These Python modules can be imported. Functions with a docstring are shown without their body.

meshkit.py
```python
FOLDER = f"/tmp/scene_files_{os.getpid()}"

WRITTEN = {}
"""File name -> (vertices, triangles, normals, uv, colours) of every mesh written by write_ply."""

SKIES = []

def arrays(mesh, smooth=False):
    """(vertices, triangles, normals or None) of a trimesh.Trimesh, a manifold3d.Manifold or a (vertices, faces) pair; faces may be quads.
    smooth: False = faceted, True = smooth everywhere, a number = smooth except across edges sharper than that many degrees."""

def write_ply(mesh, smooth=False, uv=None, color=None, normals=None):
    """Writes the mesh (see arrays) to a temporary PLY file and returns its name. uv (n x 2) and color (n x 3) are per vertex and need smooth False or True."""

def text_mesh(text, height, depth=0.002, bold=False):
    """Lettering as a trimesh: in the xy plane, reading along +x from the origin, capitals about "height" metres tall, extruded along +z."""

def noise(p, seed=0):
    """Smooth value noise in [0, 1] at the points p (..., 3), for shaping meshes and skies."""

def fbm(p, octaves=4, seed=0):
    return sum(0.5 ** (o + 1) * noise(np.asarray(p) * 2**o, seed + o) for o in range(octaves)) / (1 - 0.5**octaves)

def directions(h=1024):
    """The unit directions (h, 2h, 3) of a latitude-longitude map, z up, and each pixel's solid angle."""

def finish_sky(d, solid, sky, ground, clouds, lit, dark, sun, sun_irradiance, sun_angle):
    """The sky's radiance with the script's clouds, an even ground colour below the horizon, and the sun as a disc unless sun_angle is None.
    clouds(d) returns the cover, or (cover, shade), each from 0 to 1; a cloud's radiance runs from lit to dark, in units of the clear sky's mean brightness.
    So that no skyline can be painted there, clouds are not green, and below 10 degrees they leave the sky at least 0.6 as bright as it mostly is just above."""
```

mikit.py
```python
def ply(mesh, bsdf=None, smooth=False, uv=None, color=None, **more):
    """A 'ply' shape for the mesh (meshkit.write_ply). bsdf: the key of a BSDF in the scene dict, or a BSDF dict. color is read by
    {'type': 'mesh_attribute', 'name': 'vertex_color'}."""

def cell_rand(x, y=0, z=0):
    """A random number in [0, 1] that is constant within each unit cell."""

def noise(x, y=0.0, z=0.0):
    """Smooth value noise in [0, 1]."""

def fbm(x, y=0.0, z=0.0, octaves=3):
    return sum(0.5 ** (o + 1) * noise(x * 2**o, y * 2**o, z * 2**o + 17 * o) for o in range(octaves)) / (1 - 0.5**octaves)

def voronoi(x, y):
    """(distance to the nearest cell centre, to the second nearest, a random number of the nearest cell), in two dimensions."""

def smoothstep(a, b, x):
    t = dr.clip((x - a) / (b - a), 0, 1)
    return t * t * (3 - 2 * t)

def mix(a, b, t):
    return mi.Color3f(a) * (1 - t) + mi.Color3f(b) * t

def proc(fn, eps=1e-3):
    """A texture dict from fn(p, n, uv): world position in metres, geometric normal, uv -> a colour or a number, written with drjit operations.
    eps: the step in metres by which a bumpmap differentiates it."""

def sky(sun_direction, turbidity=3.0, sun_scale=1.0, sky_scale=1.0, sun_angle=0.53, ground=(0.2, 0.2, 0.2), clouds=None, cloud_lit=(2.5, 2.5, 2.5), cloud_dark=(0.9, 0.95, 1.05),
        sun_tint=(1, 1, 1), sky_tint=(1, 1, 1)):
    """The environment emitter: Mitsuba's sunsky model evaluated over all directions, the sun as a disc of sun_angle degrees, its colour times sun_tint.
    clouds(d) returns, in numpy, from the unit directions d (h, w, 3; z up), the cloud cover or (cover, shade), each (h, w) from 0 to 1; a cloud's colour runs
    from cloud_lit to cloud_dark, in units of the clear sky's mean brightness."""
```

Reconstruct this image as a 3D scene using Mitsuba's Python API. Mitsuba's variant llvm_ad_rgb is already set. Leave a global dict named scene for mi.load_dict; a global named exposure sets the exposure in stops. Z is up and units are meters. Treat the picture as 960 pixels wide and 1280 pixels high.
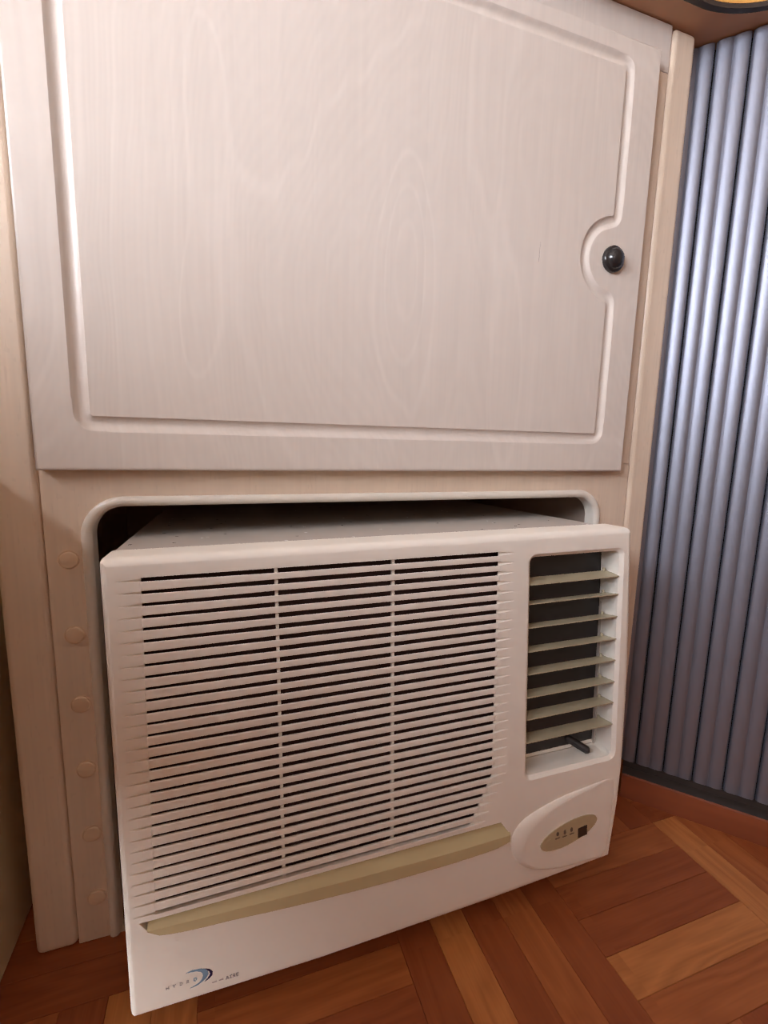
import math, random
import numpy as np, trimesh, manifold3d as m3
import drjit as dr
import mitsuba as mi
import mikit
from shapely.geometry import Polygon, Point, box as sbox
from shapely import affinity
from scipy.spatial.transform import Rotation
from scipy.interpolate import CubicSpline, PchipInterpolator
import meshkit

T = mi.ScalarTransform4f
scene, labels = {}, {}

# ---------------------------------------------------------------- camera
CAM_Z = 0.61
_r = np.array([0.94589844, -0.32365588, 0.02286962])     # right
_d = np.array([-0.02638265, -0.14697254, -0.98878867])   # down
_f = np.array([0.32338847, 0.93469029, -0.14755999])     # forward
_m = np.eye(4)
_m[:3, 0], _m[:3, 1], _m[:3, 2], _m[:3, 3] = -_r, -_d, _f, [0, 0, CAM_Z]
scene['camera'] = {'type': 'perspective', 'fov_axis': 'x', 'fov': math.degrees(2 * math.atan(480 / 582.545)),
                   'near_clip': 0.01, 'far_clip': 50.0, 'to_world': T(_m.tolist())}
exposure = -0.52

# ---------------------------------------------------------------- unseen lit openings, out of view, placed to light the cupboards and AC
UNSEEN_LEFT_WINDOW = dict(y0=-1.20, y1=0.15, z0=0.97, z1=1.60, L=(30.0, 31.5, 35.0))
UNSEEN_BACK_DOOR = dict(x0=-0.9, x1=-0.35, z0=0.95, z1=1.60, L=(0.5, 0.53, 0.6))
UNSEEN_LOW_PANE = dict(y0=-0.52, y1=-0.12, z0=0.05, z1=0.32, L=(130.0, 134.0, 142.0))
ROOM = dict(x0=-1.15, x1=1.60, y0=-1.75, y1=1.25, z1=2.02)

# ---------------------------------------------------------------- helpers
def key_for(name, parent=None):
    k = f'{parent}__{name}' if parent else name
    if k not in scene:
        return k
    i = 1
    while f'{k}_{i:03d}' in scene:
        i += 1
    return f'{k}_{i:03d}'

def obj(name, mesh, bsdf, parent=None, smooth=30, label=None, kind=None, **more):
    k = key_for(name, parent)
    scene[k] = mikit.ply(mesh, bsdf, smooth=smooth, **more)
    d = {}
    if label: d['label'] = label
    if kind: d['kind'] = kind
    if d: labels[k] = d
    return k

def rbox(x0, x1, y0, y1, z0, z1, r=0.002, n=8):
    """box with rounded edges"""
    r = min(r, 0.49 * min(x1 - x0, y1 - y0, z1 - z0))
    s = m3.Manifold.sphere(r, n)
    return m3.Manifold.batch_hull([s.translate([x, y, z]) for x in (x0 + r, x1 - r) for y in (y0 + r, y1 - r) for z in (z0 + r, z1 - r)])

def bx(x0, x1, y0, y1, z0, z1):
    return m3.Manifold.cube([x1 - x0, y1 - y0, z1 - z0]).translate([x0, y0, z0])

def to_mesh(m):
    if isinstance(m, trimesh.Trimesh):
        return m
    q = m.to_mesh()
    return trimesh.Trimesh(np.array(q.vert_properties[:, :3], float), np.array(q.tri_verts), process=False)

def join(*ms):
    return trimesh.util.concatenate([to_mesh(m) for m in ms])

def resample(pts, n):
    pts = np.asarray(pts, float)
    p = np.vstack([pts, pts[:1]])
    s = np.r_[0, np.cumsum(np.linalg.norm(np.diff(p, axis=0), axis=1))]
    t = np.linspace(0, s[-1], n, endpoint=False)
    return np.stack([np.interp(t, s, p[:, i]) for i in range(2)], 1)

def normals2(p):
    t = np.roll(p, -1, 0) - np.roll(p, 1, 0)
    t /= np.linalg.norm(t, axis=1, keepdims=True) + 1e-12
    return np.stack([t[:, 1], -t[:, 0]], 1)      # outward for counter-clockwise loops

def rings_mesh(rings, closed=True):
    """rings: list of (n,3) loops -> strip mesh between consecutive loops"""
    n = len(rings[0]); v = np.vstack(rings); f = []
    i = np.arange(n if closed else n - 1); j = (i + 1) % n
    for k in range(len(rings) - 1):
        a, b = k * n, (k + 1) * n
        f += [np.stack([a + i, a + j, b + j], 1), np.stack([a + i, b + j, b + i], 1)]
    return trimesh.Trimesh(v, np.vstack(f), process=False)

def flat(poly, to3):
    v, f = trimesh.creation.triangulate_polygon(poly, engine='earcut')
    return trimesh.Trimesh(to3(np.asarray(v)), f, process=False)

def cap_fan(ring):
    c = ring.mean(0); n = len(ring); i = np.arange(n)
    return trimesh.Trimesh(np.vstack([ring, c]), np.stack([i, (i + 1) % n, np.full(n, n)], 1), process=False)

# ---------------------------------------------------------------- materials
P = mikit.proc
def rgb(*c): return {'type': 'rgb', 'value': list(c)}
def principled(base, rough=0.5, **k):
    return {'type': 'twosided', 'b': {'type': 'principled', 'base_color': base, 'roughness': rough, **k}}

def pale_wood(p, n, uv):
    a = p.x + 0.8 * p.y
    w = mikit.fbm(a * 4.0, p.z * 1.3, 3.0) + 0.03 * mikit.noise(a * 60, p.z * 14, 1)
    h = w * 13.0 + a * 9.0
    for x0, z0, sx, sz, k in ((0.425, 0.98, 0.040, 0.16, 3.2), (0.415, 0.72, 0.030, 0.10, 3.0), (0.655, 0.83, 0.028, 0.13, 2.6), (0.800, 0.70, 0.035, 0.20, 1.6)):   # cathedral figure
        h = h + k * dr.exp(-dr.square((a - x0) / sx) - dr.square((p.z - z0) / sz))
    fr = h - dr.floor(h)
    pick = mikit.smoothstep(0.35, 0.75, mikit.cell_rand(dr.floor(h), 3, 1))
    line = mikit.smoothstep(0.30, 0.5, fr) * (1 - mikit.smoothstep(0.5, 0.70, fr)) * (0.35 + 0.65 * pick)
    h2 = w * 40.0 + a * 60.0
    f2 = dr.abs(h2 - dr.floor(h2) - 0.5) * 2
    fine = mikit.noise(a * 420, p.z * 10, 5)
    fine2 = mikit.noise(a * 160, p.z * 4, 9)
    broad = mikit.fbm(a * 3, p.z * 0.8, 8)
    k = 0.945 + 0.035 * fine2 + 0.03 * fine + 0.025 * f2 + 0.06 * (broad - 0.5)
    c = mikit.mix((0.618, 0.548, 0.482), (0.636, 0.580, 0.526), broad) * k
    return c + mi.Color3f(0.026, 0.026, 0.025) * line
scene['mat_pale_wood'] = principled(P(pale_wood), 0.36, specular=0.5, clearcoat=0.25, clearcoat_gloss=0.75)

def stile_wood(p, n, uv):
    a = p.x + 0.8 * p.y
    fine = mikit.noise(a * 420, p.z * 12, 5)
    sp = mikit.smoothstep(0.84, 0.94, mikit.noise(a * 420, p.z * 110, 2))
    k = 0.95 + 0.05 * fine + 0.05 * mikit.noise(a * 130, p.z * 4, 9) - 0.05 * sp
    return mi.Color3f(0.670, 0.545, 0.425) * k
scene['mat_stile_wood'] = principled(P(stile_wood), 0.36, specular=0.5)
scene['mat_screw_cap'] = principled(rgb(0.67, 0.51, 0.365), 0.4)
scene['mat_lip'] = principled(rgb(0.70, 0.655, 0.575), 0.25, clearcoat=0.3)
scene['mat_inside'] = principled(rgb(0.42, 0.33, 0.26), 0.7)
scene['mat_black_gloss'] = principled(rgb(0.012, 0.011, 0.012), 0.12, clearcoat=0.6)
scene['mat_black'] = principled(rgb(0.02, 0.018, 0.018), 0.5)

def plastic(p, n, uv):
    k = 0.98 + 0.03 * mikit.fbm(p.x * 14, p.y * 14, p.z * 14)
    return mi.Color3f(0.790, 0.752, 0.675) * k
scene['mat_plastic'] = principled(P(plastic), 0.33, specular=0.5)
scene['mat_louvre'] = principled(rgb(0.40, 0.35, 0.24), 0.35)
scene['mat_olive'] = principled(rgb(0.50, 0.42, 0.24), 0.4)
scene['mat_panel_olive'] = principled(rgb(0.40, 0.325, 0.20), 0.35)
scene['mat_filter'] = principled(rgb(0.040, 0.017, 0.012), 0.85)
scene['mat_print_brown'] = principled(rgb(0.10, 0.07, 0.05), 0.5)
scene['mat_print_faint'] = principled(rgb(0.45, 0.39, 0.36), 0.5)
scene['mat_print_grey'] = principled(rgb(0.24, 0.22, 0.23), 0.5)
scene['mat_print_light_blue'] = principled(rgb(0.17, 0.27, 0.38), 0.4)
scene['mat_print_navy'] = principled(rgb(0.02, 0.015, 0.06), 0.4)

def casing(p, n, uv):
    d, d2, r = mikit.voronoi(p.x * 42, p.y * 42)
    chip = (1 - mikit.smoothstep(0.05, 0.10, d)) * mikit.smoothstep(0.86, 0.88, r)
    pale = (1 - mikit.smoothstep(0.05, 0.10, d)) * (1 - mikit.smoothstep(0.05, 0.07, r))
    k = 0.95 + 0.07 * mikit.fbm(p.x * 18, p.y * 18, p.z * 18)
    c = mi.Color3f(0.47, 0.43, 0.385) * k
    c = mikit.mix(c, (0.05, 0.04, 0.035), chip)
    return mikit.mix(c, (0.75, 0.75, 0.74), pale)
scene['mat_casing'] = principled(P(casing), 0.38, specular=0.5)

scene['mat_slat'] = {'type': 'twosided', 'b': {'type': 'principled', 'base_color': rgb(0.27, 0.285, 0.345), 'roughness': 0.48, 'metallic': 0.8, 'specular': 0.5}}
scene['mat_slat_gap'] = principled(rgb(0.015, 0.012, 0.012), 0.7)

def wood_floor(light, dark, along_x):
    def fn(p, n, uv):
        a, b = (p.y, p.x) if along_x else (p.x, p.y)
        strip = dr.floor((a + 0.274) / 0.0464 if not along_x else (a - 0.036) / 0.0464)
        off = mikit.cell_rand(strip, dr.floor((b + 10.0) / 0.232)) * 20
        w = mikit.fbm(a * 22 + off, b * 3.5, off)
        h = w * 8
        ring = dr.abs(h - dr.floor(h) - 0.5) * 2
        fine = mikit.noise(a * 700, b * 40, 3)
        t = 0.45 * ring + 0.25 * fine + 0.30 * w
        return mikit.mix(dark, light, t)
    return fn
TONES = {'dark': ((0.300, 0.084, 0.026), (0.205, 0.048, 0.014)), 'mid': ((0.390, 0.130, 0.040), (0.260, 0.070, 0.020)),
         'light': ((0.510, 0.205, 0.064), (0.350, 0.118, 0.035))}
for tone, (li, da) in TONES.items():
    for ax in (0, 1):
        scene[f'mat_plank_{tone}_{"xy"[1 - ax]}'] = principled(P(wood_floor(li, da, bool(ax))), 0.42, specular=0.25)
scene['mat_floor_base'] = principled(rgb(0.17, 0.045, 0.015), 0.5)

def plinth_wood(p, n, uv):
    a = p.x * 0.66 - p.y * 0.75
    w = mikit.fbm(a * 6, p.z * 60, 2)
    return mikit.mix((0.18, 0.046, 0.018), (0.28, 0.080, 0.032), w)
scene['mat_plinth'] = principled(P(plinth_wood), 0.4)

def underside(p, n, uv):
    return mi.Color3f(0.52, 0.30, 0.175) * (0.9 + 0.2 * mikit.fbm(p.x * 30, p.y * 30, 1))
scene['mat_underside'] = principled(P(underside), 0.55)
scene['mat_nosing'] = principled(rgb(0.62, 0.31, 0.08), 0.4)
scene['mat_edge_strip'] = principled(rgb(0.035, 0.026, 0.022), 0.4)
scene['mat_beige_panel'] = principled(rgb(0.60, 0.50, 0.34), 0.5)
scene['mat_wall'] = principled(rgb(0.42, 0.27, 0.165), 0.7)
scene['mat_ceiling'] = principled(rgb(0.60, 0.51, 0.42), 0.7)
scene['mat_white_frame'] = principled(rgb(0.8, 0.79, 0.76), 0.4)

# ---------------------------------------------------------------- the setting
R = ROOM
obj('floor', bx(R['x0'], R['x1'], R['y0'], R['y1'], -0.05, -0.004), 'mat_floor_base', kind='structure')
LW, BD = UNSEEN_LEFT_WINDOW, UNSEEN_BACK_DOOR
wl = bx(R['x0'] - 0.05, R['x0'], R['y0'], R['y1'], -0.05, R['z1']) - bx(R['x0'] - 0.1, R['x0'] + 0.1, LW['y0'], LW['y1'], LW['z0'], LW['z1'])
LP = UNSEEN_LOW_PANE
wl -= bx(R['x0'] - 0.1, R['x0'] + 0.1, LP['y0'], LP['y1'], LP['z0'], LP['z1'])
obj('wall_left', wl, 'mat_wall', kind='structure')
wb = bx(R['x0'], R['x1'], R['y0'] - 0.05, R['y0'], -0.05, R['z1']) - bx(BD['x0'] - 0.06, BD['x1'] + 0.06, R['y0'] - 0.1, R['y0'] + 0.1, -0.1, BD['z1'] + 0.08)
obj('wall_back', wb, 'mat_wall', kind='structure')
obj('wall_right', bx(R['x1'], R['x1'] + 0.05, R['y0'], R['y1'], -0.05, R['z1']), 'mat_wall', kind='structure')
obj('wall_front', bx(R['x0'], R['x1'], R['y1'], R['y1'] + 0.05, -0.05, R['z1']), 'mat_wall', kind='structure')
obj('ceiling', bx(R['x0'], R['x1'], R['y0'], R['y1'], R['z1'], R['z1'] + 0.05), 'mat_ceiling', kind='structure')

def quad(a, b, c, d):
    return trimesh.Trimesh(np.array([a, b, c, d], float), np.array([[0, 1, 2], [0, 2, 3]]), process=False)
k = obj('unseen_window_1', bx(R['x0'] - 0.05, R['x0'] + 0.012, LW['y0'] - 0.03, LW['y1'] + 0.03, LW['z0'] - 0.03, LW['z1'] + 0.03)
        - bx(R['x0'] - 0.2, R['x0'] + 0.2, LW['y0'] + 0.02, LW['y1'] - 0.02, LW['z0'] + 0.02, LW['z1'] - 0.02), 'mat_white_frame', kind='structure')
xp = R['x0'] - 0.035
obj('unseen_pane', quad([xp, LW['y0'], LW['z0']], [xp, LW['y1'], LW['z0']], [xp, LW['y1'], LW['z1']], [xp, LW['y0'], LW['z1']]), 'mat_white_frame', 'unseen_window_1', smooth=False,
    emitter={'type': 'area', 'radiance': rgb(*LW['L'])})  # out of view at upper left, placed to light door and tambour
obj('door_1', bx(BD['x0'] - 0.06, BD['x1'] + 0.06, R['y0'] - 0.045, R['y0'] - 0.005, 0.0, BD['z1'] + 0.08)
    - bx(BD['x0'], BD['x1'], R['y0'] - 0.2, R['y0'] + 0.2, BD['z0'], BD['z1']), 'mat_white_frame', kind='structure')
yp = R['y0'] - 0.03
obj('unseen_pane', quad([BD['x1'], yp, BD['z0']], [BD['x0'], yp, BD['z0']], [BD['x0'], yp, BD['z1']], [BD['x1'], yp, BD['z1']]), 'mat_white_frame', 'door_1', smooth=False,
    emitter={'type': 'area', 'radiance': rgb(*BD['L'])})  # out of view behind the camera, gives a weak light from the back

obj('unseen_window_2', bx(R['x0'] - 0.05, R['x0'], LP['y0'], LP['y1'], LP['z0'], LP['z1']) - bx(R['x0'] - 0.1, R['x0'] + 0.1, LP['y0'] + 0.015, LP['y1'] - 0.015, LP['z0'] + 0.015, LP['z1'] - 0.015), 'mat_white_frame', kind='structure')
obj('unseen_pane', quad([xp, LP['y0'] + 0.01, LP['z0'] + 0.01], [xp, LP['y1'] - 0.01, LP['z0'] + 0.01], [xp, LP['y1'] - 0.01, LP['z1'] - 0.01], [xp, LP['y0'] + 0.01, LP['z1'] - 0.01]), 'mat_white_frame', 'unseen_window_2', smooth=False,
    emitter={'type': 'area', 'radiance': rgb(*LP['L'])})  # unseen, placed to light the lower left of the air conditioner
# out-of-view ledge placed to shade the lower scene, tunnelled to shape the low light
obj('unseen_ledge_1', rbox(R['x0'] + 0.001, -0.62, R['y0'] + 0.001, 1.24, 0.0, 0.94, 0.004) - bx(R['x0'] - 0.1, -0.64, -0.62, 0.36, -0.1, 0.42) - bx(-0.70, -0.5, 0.05, 0.36, -0.1, 0.185), 'mat_wall', kind='structure')

# parquet: blocks of five fingers, alternating direction
rnd = random.Random(5)
S, W = 0.232, 0.0464
KNOWN = {('y', 0): 'mid', ('y', 1): 'light', ('y', 2): 'dark', ('y', 3): 'mid', ('y', 4): 'mid'}
TABLE = {(2, 1): ['dark', 'light', 'dark', 'mid', 'dark'],           # x .190-.422, y .268-.500, along y
         (3, 1): ['mid', 'light', 'dark', 'dark', 'mid'],            # x .422-.654, along x (from y .268 up)
         (4, 1): ['light', 'mid', 'dark', 'mid', 'light'],
         (1, 1): ['mid', 'dark', 'dark', 'mid', 'dark'],
         (0, 1): ['dark', 'mid', 'dark', 'light', 'light'],
         (0, 2): ['dark', 'dark', 'mid', 'dark', 'mid'],
         (3, 2): ['mid', 'dark', 'mid', 'mid', 'dark']}
cache = {}
for bxi in range(-1, 6):
    for byi in range(-1, 4):
        x0, y0 = -0.274 + S * bxi, 0.036 + S * (byi)
        # TABLE row 1 is y .268-.500
        along_x = (bxi + byi) % 2 == 0
        for q in range(5):
            tone = TABLE.get((bxi, byi), [None] * 5)[q] or rnd.choice(['dark', 'mid', 'mid', 'light'])
            g = 0.00015
            sx, sy = (S, W) if along_x else (W, S)
            if (along_x,) not in cache:
                c = 0.0003
                lo = np.array([[g, g], [sx - g, g], [sx - g, sy - g], [g, sy - g]])
                hi = np.array([[g + c, g + c], [sx - g - c, g + c], [sx - g - c, sy - g - c], [g + c, sy - g - c]])
                v = np.vstack([np.c_[lo, [-0.004] * 4], np.c_[lo, [-0.0006] * 4], np.c_[hi, [0.0] * 4]])
                f = []
                for a in (0, 4):
                    for i in range(4):
                        j = (i + 1) % 4
                        f += [[a + i, a + j, a + 4 + j], [a + i, a + 4 + j, a + 4 + i]]
                f += [[8, 9, 10], [8, 10, 11]]
                cache[(along_x,)] = trimesh.Trimesh(v, np.array(f), process=False)
            px, py = (x0, y0 + q * W) if along_x else (x0 + q * W, y0)
            kk = key_for('plank', 'floor')
            shape = cache.setdefault((along_x, tone), mikit.ply(cache[(along_x,)], f'mat_plank_{tone}_{"x" if along_x else "y"}', smooth=False))
            scene[kk] = {**shape, 'to_world': T().translate([px, py, rnd.uniform(-0.0002, 0.0001)])}

# ---------------------------------------------------------------- the pale cupboard
labels['cupboard'] = {'label': 'tall pale maple-effect cupboard with a routed door above and a cut-out opening below', 'category': 'cupboard'}
FY = 0.571                                      # front of the frame
TOPZ = 1.1885
def stile(x0, x1, y0, y1, z0, z1, r):
    return rbox(x0, x1, y0, y1, z0, z1, r, 24)
obj('stile', stile(-0.2245, -0.1815, FY - 0.002, FY + 0.022, 0.0, TOPZ, 0.007), 'mat_stile_wood', 'cupboard')
obj('stile', stile(0.6045, 0.649, FY - 0.002, FY + 0.022, 0.0, TOPZ, 0.009), 'mat_stile_wood', 'cupboard')
obj('top_rail', rbox(-0.181, 0.6035, FY, FY + 0.018, 1.13, TOPZ, 0.001), 'mat_pale_wood', 'cupboard')
obj('inner_stile', rbox(0.5600, 0.6030, FY + 0.0003, FY + 0.016, 0.5855, 1.1295, 0.0008), 'mat_stile_wood', 'cupboard')
obj('side_panel', bx(-0.2235, -0.2075, FY + 0.010, 1.18, 0.0, TOPZ), 'mat_stile_wood', 'cupboard')
obj('side_panel', bx(0.632, 0.648, FY + 0.015, 1.18, 0.0, TOPZ), 'mat_inside', 'cupboard')
obj('lining_panel', bx(0.560, 0.572, FY + 0.019, 1.16, 0.045, 0.56), 'mat_inside', 'cupboard')
obj('back_panel', bx(-0.2075, 0.632, 1.165, 1.18, 0.0, TOPZ), 'mat_inside', 'cupboard')
obj('shelf', bx(-0.2070, 0.6315, FY + 0.019, 1.165, 0.560, 0.576), 'mat_inside', 'cupboard')
obj('shelf', bx(-0.2070, 0.559, FY + 0.019, 1.165, 0.016, 0.0335), 'mat_inside', 'cupboard')

# lower panel with the rounded opening
OX0, OX1, OZ0, OZ1, OR = -0.1420, 0.5480, 0.0015, 0.5400, 0.038
def rrect(x0, x1, z0, z1, r, n=16):
    return sbox(x0 + r, z0 + r, x1 - r, z1 - r).buffer(r, quad_segs=n)
hole = rrect(OX0, OX1, OZ0, OZ1, OR).union(rrect(OX0, OX1, OZ0, 0.3, 0.003))
lp = sbox(-0.1805, 0.0005, 0.6035, 0.585).difference(hole)
def extr(poly, y0, y1):
    m = trimesh.creation.extrude_polygon(poly, y1 - y0, engine='earcut')
    v = m.vertices
    m.vertices = np.stack([v[:, 0], y1 - v[:, 2], v[:, 1]], 1)      # (x,z) polygon, extruded from y1 towards y0
    return m
obj('lower_panel', extr(lp, FY, FY + 0.016), 'mat_stile_wood', 'cupboard')
th = np.linspace(0, np.pi / 2, 24)
ring = np.vstack([[[OX1, z] for z in np.linspace(0.0004, OZ1 - OR, 30)],
                  np.stack([OX1 - OR + OR * np.cos(th), OZ1 - OR + OR * np.sin(th)], 1)[1:],
                  [[x, OZ1] for x in np.linspace(OX1 - OR, OX0 + OR, 40)[1:]],
                  np.stack([OX0 + OR - OR * np.sin(th), OZ1 - OR + OR * np.cos(th)], 1)[1:],
                  [[OX0, z] for z in np.linspace(OZ1 - OR, 0.0004, 30)[1:]]])
tg = np.gradient(ring, axis=0); tg /= np.linalg.norm(tg, axis=1, keepdims=True)
nn = np.stack([tg[:, 1], -tg[:, 0]], 1)
prof = [(-0.006, 0.018), (-0.006, 0.002), (-0.0052, -0.001), (-0.003, -0.0035), (0.0, -0.0042), (0.003, -0.0035), (0.0048, -0.0015), (0.0052, 0.0)]
rr = [np.stack([ring[:, 0] + nn[:, 0] * d, np.full(len(ring), FY + y), ring[:, 1] + nn[:, 1] * d], 1) for d, y in prof]
obj('opening_trim', rings_mesh(rr, closed=False), 'mat_lip', 'cupboard', smooth=60, label='cream plastic edging around the opening')

# screw caps on the lower panel
for i, z in enumerate((0.4772, 0.3922, 0.3097, 0.2290, 0.1447, 0.0585)):
    x = -0.1600 + 0.0004 * i
    a = np.linspace(0, 2 * np.pi, 40, endpoint=False)
    pr = [(0.0106, 0.0003), (0.0106, -0.0004), (0.0100, -0.0005), (0.0096, -0.0002), (0.0095, -0.0014), (0.0090, -0.0021), (0.0080, -0.0024), (0.0050, -0.0027), (0.0001, -0.0028)]
    rg = [np.stack([x + r * np.cos(a), np.full(40, FY + y), z + r * np.sin(a)], 1) for r, y in pr]
    obj('screw_cap', rings_mesh(rg), 'mat_screw_cap', 'cupboard__lower_panel', smooth=50)

# door with routed groove that steps round the knob
DX0, DX1, DZ0, DZ1, DY = -0.178, 0.5715, 0.5745, 1.1395, 0.553
KX, KZ = 0.5172, 0.8675
field = sbox(-0.1265, 0.630, 0.5125, 1.103).intersection(sbox(-0.5, 0.0, 0.5125, 2))
field = sbox(-0.1265, 0.6300, 0.5130, 1.1030).difference(Point(KX + 0.002, KZ).buffer(0.0560, quad_segs=32))
field = field.buffer(-0.003).buffer(0.003)
fr = np.array(field.exterior.coords)[:-1]
if not field.exterior.is_ccw:
    fr = fr[::-1]
fr = resample(fr, 1400)
fn = normals2(fr)
for _ in range(6):                                # soften the loop's normals at the corners
    fn = fn * 0.5 + 0.25 * (np.roll(fn, 1, 0) + np.roll(fn, -1, 0))
fn /= np.linalg.norm(fn, axis=1, keepdims=True)
gp = [(0.0, 0.0), (0.0006, 0.0016), (0.002, 0.0030), (0.0045, 0.0040), (0.0070, 0.0043), (0.0092, 0.0040), (0.0112, 0.0031), (0.0130, 0.0018), (0.0145, 0.0007), (0.0160, 0.0)]
gr = [np.stack([fr[:, 0] + fn[:, 0] * d, np.full(len(fr), DY + y), fr[:, 1] + fn[:, 1] * d], 1) for d, y in gp]
outer_loop = np.stack([gr[-1][:, 0], gr[-1][:, 2]], 1)
bez = [(0.0, 0.0), (0.0005, 0.0008), (0.0016, 0.0022), (0.0028, 0.0030)]
e = 0.0035
rect = np.array([[DX0 + e, DZ0 + e], [DX1 - e, DZ0 + e], [DX1 - e, DZ1 - e], [DX0 + e, DZ1 - e]])
to3 = lambda v: np.stack([v[:, 0], np.full(len(v), DY), v[:, 1]], 1)
outer_poly = Polygon(outer_loop).buffer(0)
parts = [flat(Polygon(fr), to3), rings_mesh(gr), flat(Polygon(rect).difference(outer_poly), to3)]
erings = []
for th in np.linspace(0, np.pi / 2, 6):
    o, y = e * math.sin(th), e * (1 - math.cos(th))
    erings.append(np.array([[DX0 + e - o, DY + y, DZ0 + e - o], [DX1 - e + o, DY + y, DZ0 + e - o], [DX1 - e + o, DY + y, DZ1 - e + o], [DX0 + e - o, DY + y, DZ1 - e + o]]))
erings.append(erings[-1] + [0, FY - 0.0006 - DY - e, 0])
parts.append(rings_mesh(erings))
bq = erings[-1]
parts.append(trimesh.Trimesh(bq, [[0, 1, 2], [0, 2, 3]], process=False))
dm = trimesh.util.concatenate(parts); dm.merge_vertices(digits_vertex=6)
dm.fix_normals()
obj('door', dm, 'mat_pale_wood', 'cupboard', smooth=35)
# hairline scratch on the door
sc_ = join(rbox(0.3975, 0.3981, DY - 0.0002, DY + 0.0004, 0.848, 0.862, 0.0002), rbox(0.3979, 0.3985, DY - 0.0002, DY + 0.0004, 0.859, 0.873, 0.0002))
obj('scratch', sc_, 'mat_print_faint', 'cupboard__door')
kp = [(0.0001, -0.0150), (0.004, -0.0147), (0.008, -0.0135), (0.0112, -0.0110), (0.0128, -0.0085), (0.0135, -0.0068), (0.0160, -0.0060), (0.0172, -0.0045), (0.0174, -0.0020), (0.0170, 0.0005)]
a = np.linspace(0, 2 * np.pi, 64, endpoint=False)
obj('knob', rings_mesh([np.stack([KX + r * np.cos(a), np.full(64, DY + y), KZ + r * np.sin(a)], 1) for r, y in kp][::-1]), 'mat_black_gloss', 'cupboard__door', smooth=40, label='round black push knob')

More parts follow.
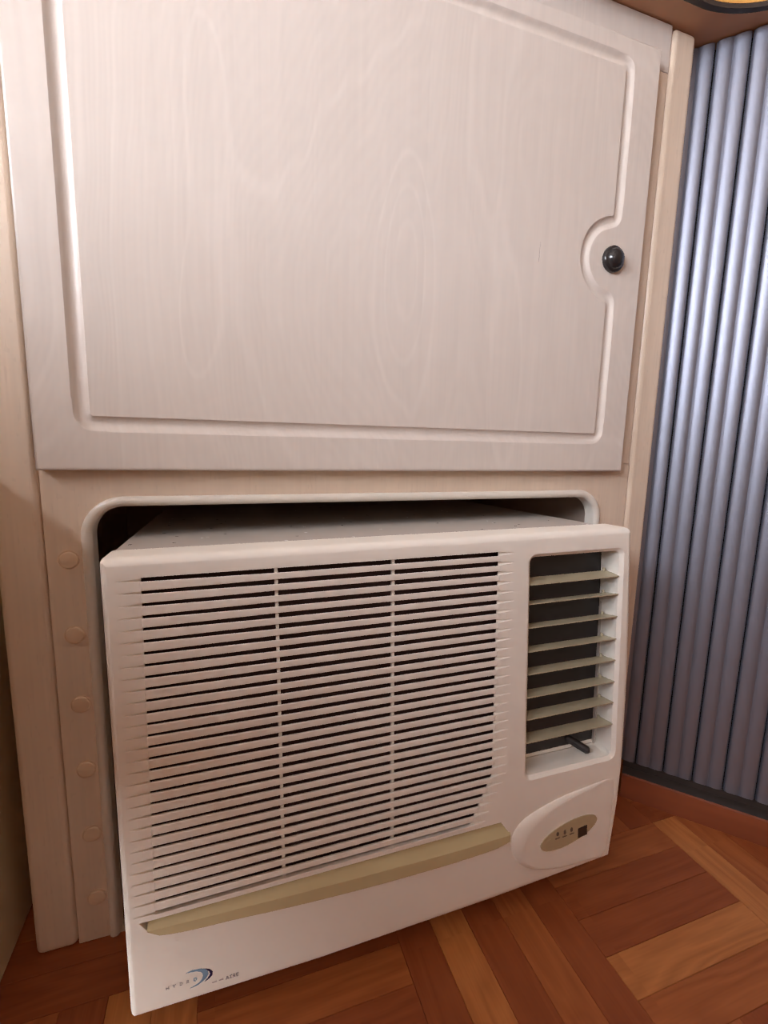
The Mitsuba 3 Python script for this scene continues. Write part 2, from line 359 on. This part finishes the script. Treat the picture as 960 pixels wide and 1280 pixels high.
# ---------------------------------------------------------------- air conditioner
labels['air_conditioner'] = {'label': 'cream box air conditioner with slatted grille standing in the opening of the pale cupboard', 'category': 'air conditioner'}
AC_R = Rotation.from_rotvec([-0.03891912, -0.01020555, -0.00629599]).as_matrix()
AC_C = np.array([0.2, 0.44323503, -0.35 + CAM_Z])
def ac(mesh):
    """(u, v, w) = right, up, depth into the cupboard -> world"""
    m = to_mesh(mesh).copy()
    q = m.vertices
    m.vertices = AC_C + np.stack([q[:, 0], q[:, 2], q[:, 1]], 1) @ AC_R.T
    m.invert()
    return m
def abx(u0, u1, v0, v1, w0, w1): return bx(u0, u1, v0, v1, w0, w1)
A = 'air_conditioner'
# outline of the front (convex)
ol = np.array([[-0.3045, -0.2190], [-0.115, -0.2240], [0.10, -0.2225], [0.293, -0.2165], [0.3035, -0.1335], [0.3070, -0.0743], [0.3070, 0.0290], [0.3035, 0.1300], [0.2975, 0.2460], [-0.3045, 0.2460]])
OUT = Polygon(ol).buffer(-0.005, quad_segs=8).buffer(0.005, quad_segs=8)
def slab(poly, w):
    c = np.array(poly.exterior.coords)[:-1]
    return np.c_[c, np.full(len(c), w)]
def hull(*sl): return m3.Manifold.hull_points(np.vstack(sl))
body = hull(slab(OUT, 0.045), slab(OUT, 0.012), slab(OUT.buffer(-0.0005), 0.0080), slab(OUT.buffer(-0.0018), 0.0045), slab(OUT.buffer(-0.0040), 0.0018), slab(OUT.buffer(-0.0075), 0.0))
body -= hull(slab(OUT.buffer(-0.004), 0.0042), slab(OUT.buffer(-0.004), 0.06))
# duct of the outlet, walls 3 mm
LV = Polygon([[0.1450, 0.2175], [0.2800, 0.2175], [0.2856, -0.0645], [0.1500, -0.0645]]).buffer(-0.007).buffer(0.007, quad_segs=6)
LVo = LV.buffer(0.0045, quad_segs=4)
body += hull(slab(LV.buffer(0.003), 0.001), slab(LV.buffer(0.003), 0.034))
body -= hull(slab(LVo.buffer(0.0005), -0.001), slab(LVo, -0.0001), slab(LV, 0.0040)) + hull(slab(LV, 0.0035), slab(LV, 0.05))
# grille opening; every slot runs out into the face in a tapering notch
PITCH, N, SLOT_TOP, GAP = 0.01146, 30, 0.2253, 0.0049
GV0, GV1 = -0.1093, 0.2276
def g_left(v): return -0.2712 - 0.0045 * (SLOT_TOP - v) / 0.333
def g_right(v): return 0.1010 if v > -0.050 else 0.1010 - 0.029 * (-0.050 - v) / 0.06
gl = Polygon([[g_left(GV1), GV1], [g_right(GV1), GV1], [g_right(-0.05), -0.05], [g_right(GV0), GV0], [g_left(GV0), GV0]])
cuts = [hull(slab(gl, -0.002), slab(gl, 0.02))]
for i in range(N):
    v = SLOT_TOP - PITCH * i
    for u, s_, ga in ((g_left(v), -1, 0.0026), (g_right(v), 1, GAP)):
        cuts.append(m3.Manifold.hull_points(np.array([[u - s_ * 0.001, v + a_, w_] for a_ in (-ga / 2, ga / 2) for w_ in (-0.001, 0.0040)]
                                                     + [[u + s_ * 0.0195, v + a_, w_] for a_ in (-0.0004, 0.0004) for w_ in (-0.001, 0.0001)])))
body -= m3.Manifold.batch_boolean(cuts, m3.OpType.Add)
# recess of the filter pull
REC = [[-0.2905, -0.1142], [0.1136, -0.1152], [0.127, -0.1340], [0.10, -0.147], [-0.05, -0.147], [-0.2, -0.137], [-0.2840, -0.1240]]
c_rec = hull(*[np.c_[np.array(REC), np.full(len(REC), w)] for w in (-0.002, 0.011)])
body += hull(*[np.c_[np.array(Polygon(REC).buffer(0.002).exterior.coords)[:-1], np.full(len(Polygon(REC).buffer(0.002).exterior.coords) - 1, w)] for w in (0.001, 0.013)])
body -= c_rec
obj('front', ac(body), 'mat_plastic', A, smooth=35)
# slats
def slat(u0, u1, vc, d=0.0030):
    """a grille slat; the gap to its neighbours opens from the left end to full width at the first bar"""
    us_ = [u0, -0.235, -0.190, -0.150, u1]
    hs_ = [PITCH - 0.0026, PITCH - 0.0034, PITCH - 0.0041, PITCH - GAP, PITCH - GAP]
    v = []
    for u, h in zip(us_, hs_):
        c = np.array([[-h / 2, 0.0005], [-h / 2 + 0.0005, 0.0], [h / 2 - 0.0005, 0.0], [h / 2, 0.0005], [h / 2 - 0.0006, d], [-h / 2 + 0.0003, d]])
        v.append(np.c_[np.full(6, u), c[:, 0] + vc, c[:, 1]])
    e_ = 6 * (len(us_) - 1)
    f = [[0, 1, 2], [0, 2, 3], [0, 3, 4], [0, 4, 5], [e_, e_ + 2, e_ + 1], [e_, e_ + 3, e_ + 2], [e_, e_ + 4, e_ + 3], [e_, e_ + 5, e_ + 4]]
    for k in range(len(us_) - 1):
        for i in range(6):
            j = (i + 1) % 6
            f += [[6 * k + i, 6 * k + 6 + i, 6 * k + 6 + j], [6 * k + i, 6 * k + 6 + j, 6 * k + j]]
    return trimesh.Trimesh(np.vstack(v), f, process=False)
for i in range(N - 1):                               # a slat under every slot but the last
    vc = SLOT_TOP - PITCH * (i + 0.5)
    obj('slat', ac(slat(g_left(vc) - 0.0003, g_right(vc) + 0.0003, vc)), 'mat_plastic', A + '__front', smooth=30)
for u0, u1 in ((-0.1513, -0.1513), (-0.0283, -0.0252)):
    q = abx(u0 - 0.0016, u0 + 0.0016, GV0, GV1, 0.0034, 0.0075)
    obj('grille_bar', ac(q), 'mat_plastic', A + '__front')
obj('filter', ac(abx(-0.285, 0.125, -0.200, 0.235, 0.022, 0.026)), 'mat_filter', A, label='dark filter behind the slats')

# filter pull: olive lip, its lower edge bellied
us = np.linspace(-0.2835, 0.1270, 40)
low = PchipInterpolator([-0.2840, -0.2797, -0.1975, -0.1137, -0.0201, 0.0416, 0.100, 0.1290], [-0.1240, -0.1303, -0.1396, -0.1461, -0.1500, -0.1508, -0.1497, -0.1440])(us)
mid = np.interp(us, [-0.2840, -0.1135, 0.0413, 0.129], [-0.1232, -0.1306, -0.1350, -0.1345])
top = np.interp(us, [-0.2840, 0.129], [-0.1150, -0.1170])
sec = [np.stack([us, top, np.full(40, 0.0100)], 1), np.stack([us, mid + 0.0012, np.full(40, -0.0012)], 1), np.stack([us, mid, np.full(40, -0.0022)], 1),
       np.stack([us, low + 0.0012, np.full(40, -0.0022)], 1), np.stack([us, low, np.full(40, -0.0010)], 1), np.stack([us, low + 0.0006, np.full(40, 0.0040)], 1), np.stack([us, top - 0.002, np.full(40, 0.0108)], 1)]
v = np.vstack(sec); f = []
for k_ in range(len(sec)):
    a0, b0 = k_ * 40, ((k_ + 1) % len(sec)) * 40
    for i in range(39):
        f += [[a0 + i, b0 + i, b0 + i + 1], [a0 + i, b0 + i + 1, a0 + i + 1]]
for i in (0, 39):
    f += [[i, k_ * 40 + i, (k_ + 1) * 40 + i] for k_ in range(1, len(sec) - 1)]
pm = trimesh.Trimesh(v, f, process=False); pm.fix_normals()
obj('filter_pull', ac(pm), 'mat_olive', A, smooth=35, label='olive yellow filter pull')

# raised control boss
bo = np.array([[0.2880, -0.0975], [0.2529, -0.0972], [0.2055, -0.1024], [0.1652, -0.1124], [0.1429, -0.1225], [0.1306, -0.1385], [0.1310, -0.1609], [0.1441, -0.1815], [0.1665, -0.1963], [0.2200, -0.2070], [0.2600, -0.2085], [0.2790, -0.2078], [0.2880, -0.180], [0.2930, -0.140], [0.2930, -0.110]])
bi = np.array([[0.2850, -0.0990], [0.2529, -0.1020], [0.2150, -0.1085], [0.1830, -0.1190], [0.1620, -0.1310], [0.1500, -0.1460], [0.1490, -0.1640], [0.1570, -0.1800], [0.1740, -0.1915], [0.2220, -0.2020], [0.2580, -0.2045], [0.2740, -0.2040], [0.2800, -0.180], [0.2840, -0.140], [0.2850, -0.112]])
def closed_spline(q, n):
    q = np.vstack([q, q[:1]]); t = np.r_[0, np.cumsum(np.linalg.norm(np.diff(q, axis=0), axis=1) ** 0.5)]
    return CubicSpline(t, q, bc_type='periodic')(np.linspace(0, t[-1], n, endpoint=False))
n_ = 160
def spl2(a_, b_):
    q = np.hstack([a_, b_]); q = np.vstack([q, q[:1]]); t = np.r_[0, np.cumsum(np.linalg.norm(np.diff(q[:, :2], axis=0), axis=1) ** 0.5)]
    r_ = CubicSpline(t, q, bc_type='periodic')(np.linspace(0, t[-1], n_, endpoint=False))
    return r_[:, :2], r_[:, 2:]
so, si_ = spl2(bo, bi)
H = 0.0055
def boss_height(u):
    return H * (1 - 0.97 * np.clip((u - 0.150) / 0.145, 0, 1) ** 1.3)
rg = [np.c_[so, np.full(n_, 0.002)]]
for s in np.linspace(0, 1, 10):
    q = so + (si_ - so) * s
    rg.append(np.c_[q, 0.0002 - boss_height(q[:, 0]) * math.sin(s * math.pi / 2) ** 0.9])
bm = trimesh.util.concatenate([rings_mesh(rg), cap_fan(rg[-1])]); bm.merge_vertices(digits_vertex=7); bm.fix_normals()
obj('control_boss', ac(bm), 'mat_plastic', A, smooth=60)
FACE = 0.0
el = affinity.translate(affinity.rotate(affinity.scale(Point(0, 0).buffer(1, quad_segs=24), 0.0465, 0.0165), 9.0, origin=(0, 0)), 0.2165, -0.1545)
def plate(poly, w0, w1):
    m = trimesh.creation.extrude_polygon(poly, w1 - w0, engine='earcut'); m.vertices[:, 2] += w0
    return m
S0, S1 = boss_height(0.170), boss_height(0.263)
def on_boss(poly, w0, w1):
    m = plate(poly, w0, w1); m.vertices[:, 2] -= S0 + (S1 - S0) * (m.vertices[:, 0] - 0.170) / 0.093 + 0.0001
    return m
pk = obj('control_panel', ac(on_boss(el, FACE - 0.0006, FACE + 0.002)), 'mat_panel_olive', A, smooth=40, label='olive oval control panel')
for u, v in ((0.1966, -0.1500), (0.2081, -0.1508), (0.2192, -0.1506)):
    obj('indicator', ac(on_boss(affinity.scale(Point(u, v).buffer(1), 0.0019, 0.0030), FACE - 0.0012, FACE)), 'mat_print_brown', pk)
for u, v in ((0.1970, -0.1563), (0.2085, -0.1570), (0.2200, -0.1568)):
    obj('caption', ac(on_boss(sbox(u - 0.0036, v - 0.0008, u + 0.0036, v + 0.0008), FACE - 0.0008, FACE)), 'mat_print_brown', pk)
obj('receiver_window', ac(on_boss(affinity.rotate(sbox(0.2305, -0.1658, 0.2455, -0.1520), 4), FACE - 0.0012, FACE)), 'mat_black_gloss', pk, label='small black receiver window')
obj('button', ac(on_boss(Point(0.1838, -0.1585).buffer(0.0048), FACE - 0.0014, FACE)), 'mat_panel_olive', pk, smooth=40)

# outlet: blades, pivots, lever, dark back
obj('outlet_back', ac(abx(0.135, 0.296, -0.0588, 0.228, 0.0345, 0.036) ), 'mat_black', A)
bl = [0.1838, 0.1600, 0.1302, 0.0998, 0.0706, 0.0407, 0.0116, -0.0192]
for i, v in enumerate(bl):
    tilt = 0.0025 if i == 0 else -0.004 + 0.002 * (i - 1) / 6
    u0, u1 = 0.1452 + 0.0045 * (0.2175 - v) / 0.282, 0.2797 + 0.0056 * (0.2175 - v) / 0.282
    q = m3.Manifold.hull_points(np.array([[u, v + dv, w] for u in (u0, u1) for dv, w in ((-0.0006, 0.0020), (0.0006, 0.0020), (0.0007 + tilt, 0.0240), (-0.0002 + tilt, 0.0240))]))
    b_ = obj('blade', ac(q), 'mat_louvre', A, smooth=30)
    pv = m3.Manifold.cylinder(0.005, 0.0022, 0.0018, 12).rotate([-90, 0, 0]).translate([u1 - 0.006, v + tilt, 0.022])
    obj('pivot', ac(pv), 'mat_louvre', b_, smooth=40)
lev = m3.Manifold.batch_hull([m3.Manifold.sphere(0.0052, 16).translate([0.240, -0.0500, 0.034]), m3.Manifold.sphere(0.0052, 16).translate([0.2560, -0.0590, 0.017])])
obj('lever', ac(lev), 'mat_black', A, smooth=60, label='black swing lever')
obj('lever_plate', ac(abx(0.1480, 0.288, -0.0640, -0.0590, 0.0342, 0.0360)), 'mat_plastic', A)

# casing behind the front
cs = hull(slab(sbox(-0.3005, -0.205, 0.2840, 0.2445), 0.0300), slab(sbox(-0.3005, -0.205, 0.2840, 0.2445), 0.52))
cs -= hull(slab(sbox(-0.298, -0.203, 0.2815, 0.2425), 0.0), slab(sbox(-0.298, -0.203, 0.2815, 0.2425), 0.515))
obj('casing', ac(cs), 'mat_casing', A, label='grey metal casing of the air conditioner')

# printed emblem
def flatprint(poly, bsdf, parent, w=-0.0003, **k):
    geoms = getattr(poly, 'geoms', [poly])
    obj(k.pop('name', 'emblem'), ac(join(*[plate(g, w, 0.0005) for g in geoms])), bsdf, parent, smooth=False, **k)
def crescent(cu, cv, ro, ri, sh):
    a_ = affinity.scale(Point(0, 0).buffer(1, quad_segs=24), ro * 1.25, ro)
    b_ = affinity.translate(affinity.scale(Point(0, 0).buffer(1, quad_segs=24), ri * 1.25, ri), -sh, 0)
    return affinity.translate(affinity.rotate(a_.difference(b_).intersection(sbox(-0.2 * ro, -1, 1, 1)), 0, origin=(0, 0)), cu, cv)
F = A + '__front'
def from_sketch(pts):
    """points measured on the emblem (x right, y down, 0.119 mm each, sheared by the perspective) -> front coordinates"""
    q = np.asarray(pts, float)
    u = -0.2684 + (q[:, 0] - 87) * 0.0000870
    v = -0.1931 - (q[:, 1] - 253 + (q[:, 0] - 87) * 0.262) * 0.0000960
    return np.stack([u, v], 1)
LB = from_sketch([(285, 104), (350, 76), (430, 64), (485, 68), (520, 98), (526, 135), (500, 180), (450, 226), (390, 265), (315, 292), (380, 255), (425, 225), (452, 188), (466, 150), (460, 118), (438, 98), (390, 92)])
NV = from_sketch([(488, 67), (540, 78), (574, 110), (567, 150), (530, 192), (478, 222), (508, 192), (532, 160), (542, 130), (534, 102), (508, 80)])
flatprint(Polygon(LB).buffer(0), 'mat_print_light_blue', F, label='light blue crescent')
flatprint(Polygon(NV).buffer(0), 'mat_print_navy', F, w=-0.0004, label='navy crescent')
def word(text, h, u, v, bsdf, step=None, bold=False):
    out, x = [], 0.0
    for ch in text:
        m = meshkit.text_mesh(ch, h, 0.0006, bold)
        b0 = m.bounds
        m.apply_translation([u + x, v, -0.0004]); out.append(m)
        x += step if step else (b0[1][0] + h * 0.12)
    obj('lettering', ac(trimesh.util.concatenate(out)), bsdf, F, smooth=False)
word('HYDR', 0.0034, -0.2705, -0.1957, 'mat_print_grey', 0.0063)
word('O', 0.0036, -0.2450, -0.1958, 'mat_print_light_blue', bold=True)
word('AIRE', 0.0036, -0.2140, -0.2060, 'mat_print_grey', bold=True)
flatprint(sbox(-0.2270, -0.2050, -0.2225, -0.2036).union(sbox(-0.2205, -0.2050, -0.2160, -0.2036)), 'mat_print_faint', F)

# ---------------------------------------------------------------- tambour cupboard across the corner
labels['tambour_cupboard'] = {'label': 'corner cupboard closed by a grey ribbed tambour shutter, beside the pale cupboard', 'category': 'cupboard'}
TN, TT = np.array([0.751, 0.660]), np.array([0.660, -0.751])
TO = np.array([0.649, 0.563])
def tp(t, off): return TO + TT * t + TN * off
TB = 'tambour_cupboard'
def diag(t0, t1, o0, o1, z0, z1):
    c = np.array([tp(t, o) for t, o in ((t0, o0), (t1, o0), (t1, o1), (t0, o1))])
    return m3.Manifold.hull_points(np.vstack([np.c_[c, np.full(4, z)] for z in (z0, z1)]))
T1 = 0.62
obj('plinth', diag(0.0, T1, 0.0, 0.006, 0.0, 0.0415), 'mat_plinth', TB, label='red brown timber plinth')
obj('track', diag(0.0, T1, 0.0062, 0.060, 0.0, 0.0412), 'mat_edge_strip', TB, label='black bottom track')
obj('bottom_rail', diag(0.0, T1, 0.0285, 0.0400, 0.0413, 0.0520), 'mat_edge_strip', TB)
obj('rear_panel', diag(-0.02, T1, 0.046, 0.052, 0.0415, 1.1885), 'mat_slat_gap', TB)
SW, t = 0.0427, 0.0188 - 0.0427
while t < T1 - 0.03:
    g = 0.0009
    xs = np.linspace(g, SW - g, 25)
    ph = (xs - g) / (SW - 2 * g) * 2 % 1.0
    ph[-1] = 1.0
    hh = 0.0042 * np.sqrt(np.clip(1 - (2 * ph - 1) ** 2, 0, 1)) ** 0.9
    hh[12] = 0.0014
    fr_ = np.array([tp(t + x, 0.030 - h + 0.0025) for x, h in zip(xs, hh)])
    bk = np.array([tp(t + SW - g, 0.0385), tp(t + g, 0.0385)])
    loop = np.vstack([fr_, bk])
    z0, z1 = 0.0522, 1.1880
    r_ = [np.c_[loop, np.full(len(loop), z)] for z in (z0, z1)]
    sm = rings_mesh(r_); 
    sm = trimesh.util.concatenate([sm, cap_fan(r_[0]), cap_fan(r_[1])]); sm.merge_vertices(digits_vertex=7); sm.fix_normals()
    obj('slat', sm, 'mat_slat', TB, smooth=50)
    t += SW

# ---------------------------------------------------------------- worktop over both
labels['worktop'] = {'label': 'brown worktop seen from below with black edge strip, on top of the cupboards', 'category': 'worktop'}
edge = [(-0.24, 0.533)] + [(0.600, 0.533)]
p_end = tp(T1, -0.035); p_in = None
# concave corner rounded: quadratic curve from the front edge into the diagonal
c0 = np.array([0.612, 0.533]); d0 = tp(0.0, 0.001); 
k0 = (0.533 - d0[1]) / TT[1]; corner = d0 + TT * k0
c2_ = tp(0.14, 0.001)
cur = [(1 - s) ** 2 * np.array([corner[0] - 0.07, 0.533]) + 2 * s * (1 - s) * corner + s * s * (corner + TT * 0.08) for s in np.linspace(0, 1, 14)]
front = [np.array([-0.24, 0.533])] + cur + [tp(T1, 0.001)]
back = [tp(T1, 0.25), np.array([1.10, 1.19]), np.array([-0.24, 1.19])]
top_poly = Polygon(np.array(front + back))
def zplate(poly, z0, z1):
    m = trimesh.creation.extrude_polygon(poly, z1 - z0, engine='earcut'); m.vertices[:, 2] += z0
    return m
obj('board', zplate(top_poly, 1.190, 1.222), 'mat_underside', 'worktop')
from shapely.geometry import LineString
fl = LineString(np.array(front))
strip = fl.buffer(0.004, cap_style=2, join_style=1, single_sided=False)
obj('edge_strip', zplate(strip, 1.186, 1.1915), 'mat_edge_strip', 'worktop', label='black edge strip')
obj('nosing', zplate(fl.buffer(0.0038, cap_style=2), 1.1920, 1.230), 'mat_nosing', 'worktop', label='orange varnished nosing')

# ---------------------------------------------------------------- neighbouring unit on the left
labels['side_unit'] = {'label': 'beige panelled low unit at the left edge, beside the pale cupboard', 'category': 'cabinet'}
SH, SY = 0.585, 0.375  # height and front end out of view, set for the shade they cast
obj('side_panel', rbox(-0.270, -0.2515, SY, 1.20, 0.0, SH, 0.003), 'mat_beige_panel', 'side_unit')
obj('front_panel', bx(-0.615, -0.2705, SY, SY + 0.015, 0.0, SH), 'mat_beige_panel', 'side_unit')
obj('top_panel', rbox(-0.615, -0.2515, SY - 0.005, 1.20, SH + 0.001, SH + 0.017, 0.003), 'mat_beige_panel', 'side_unit')
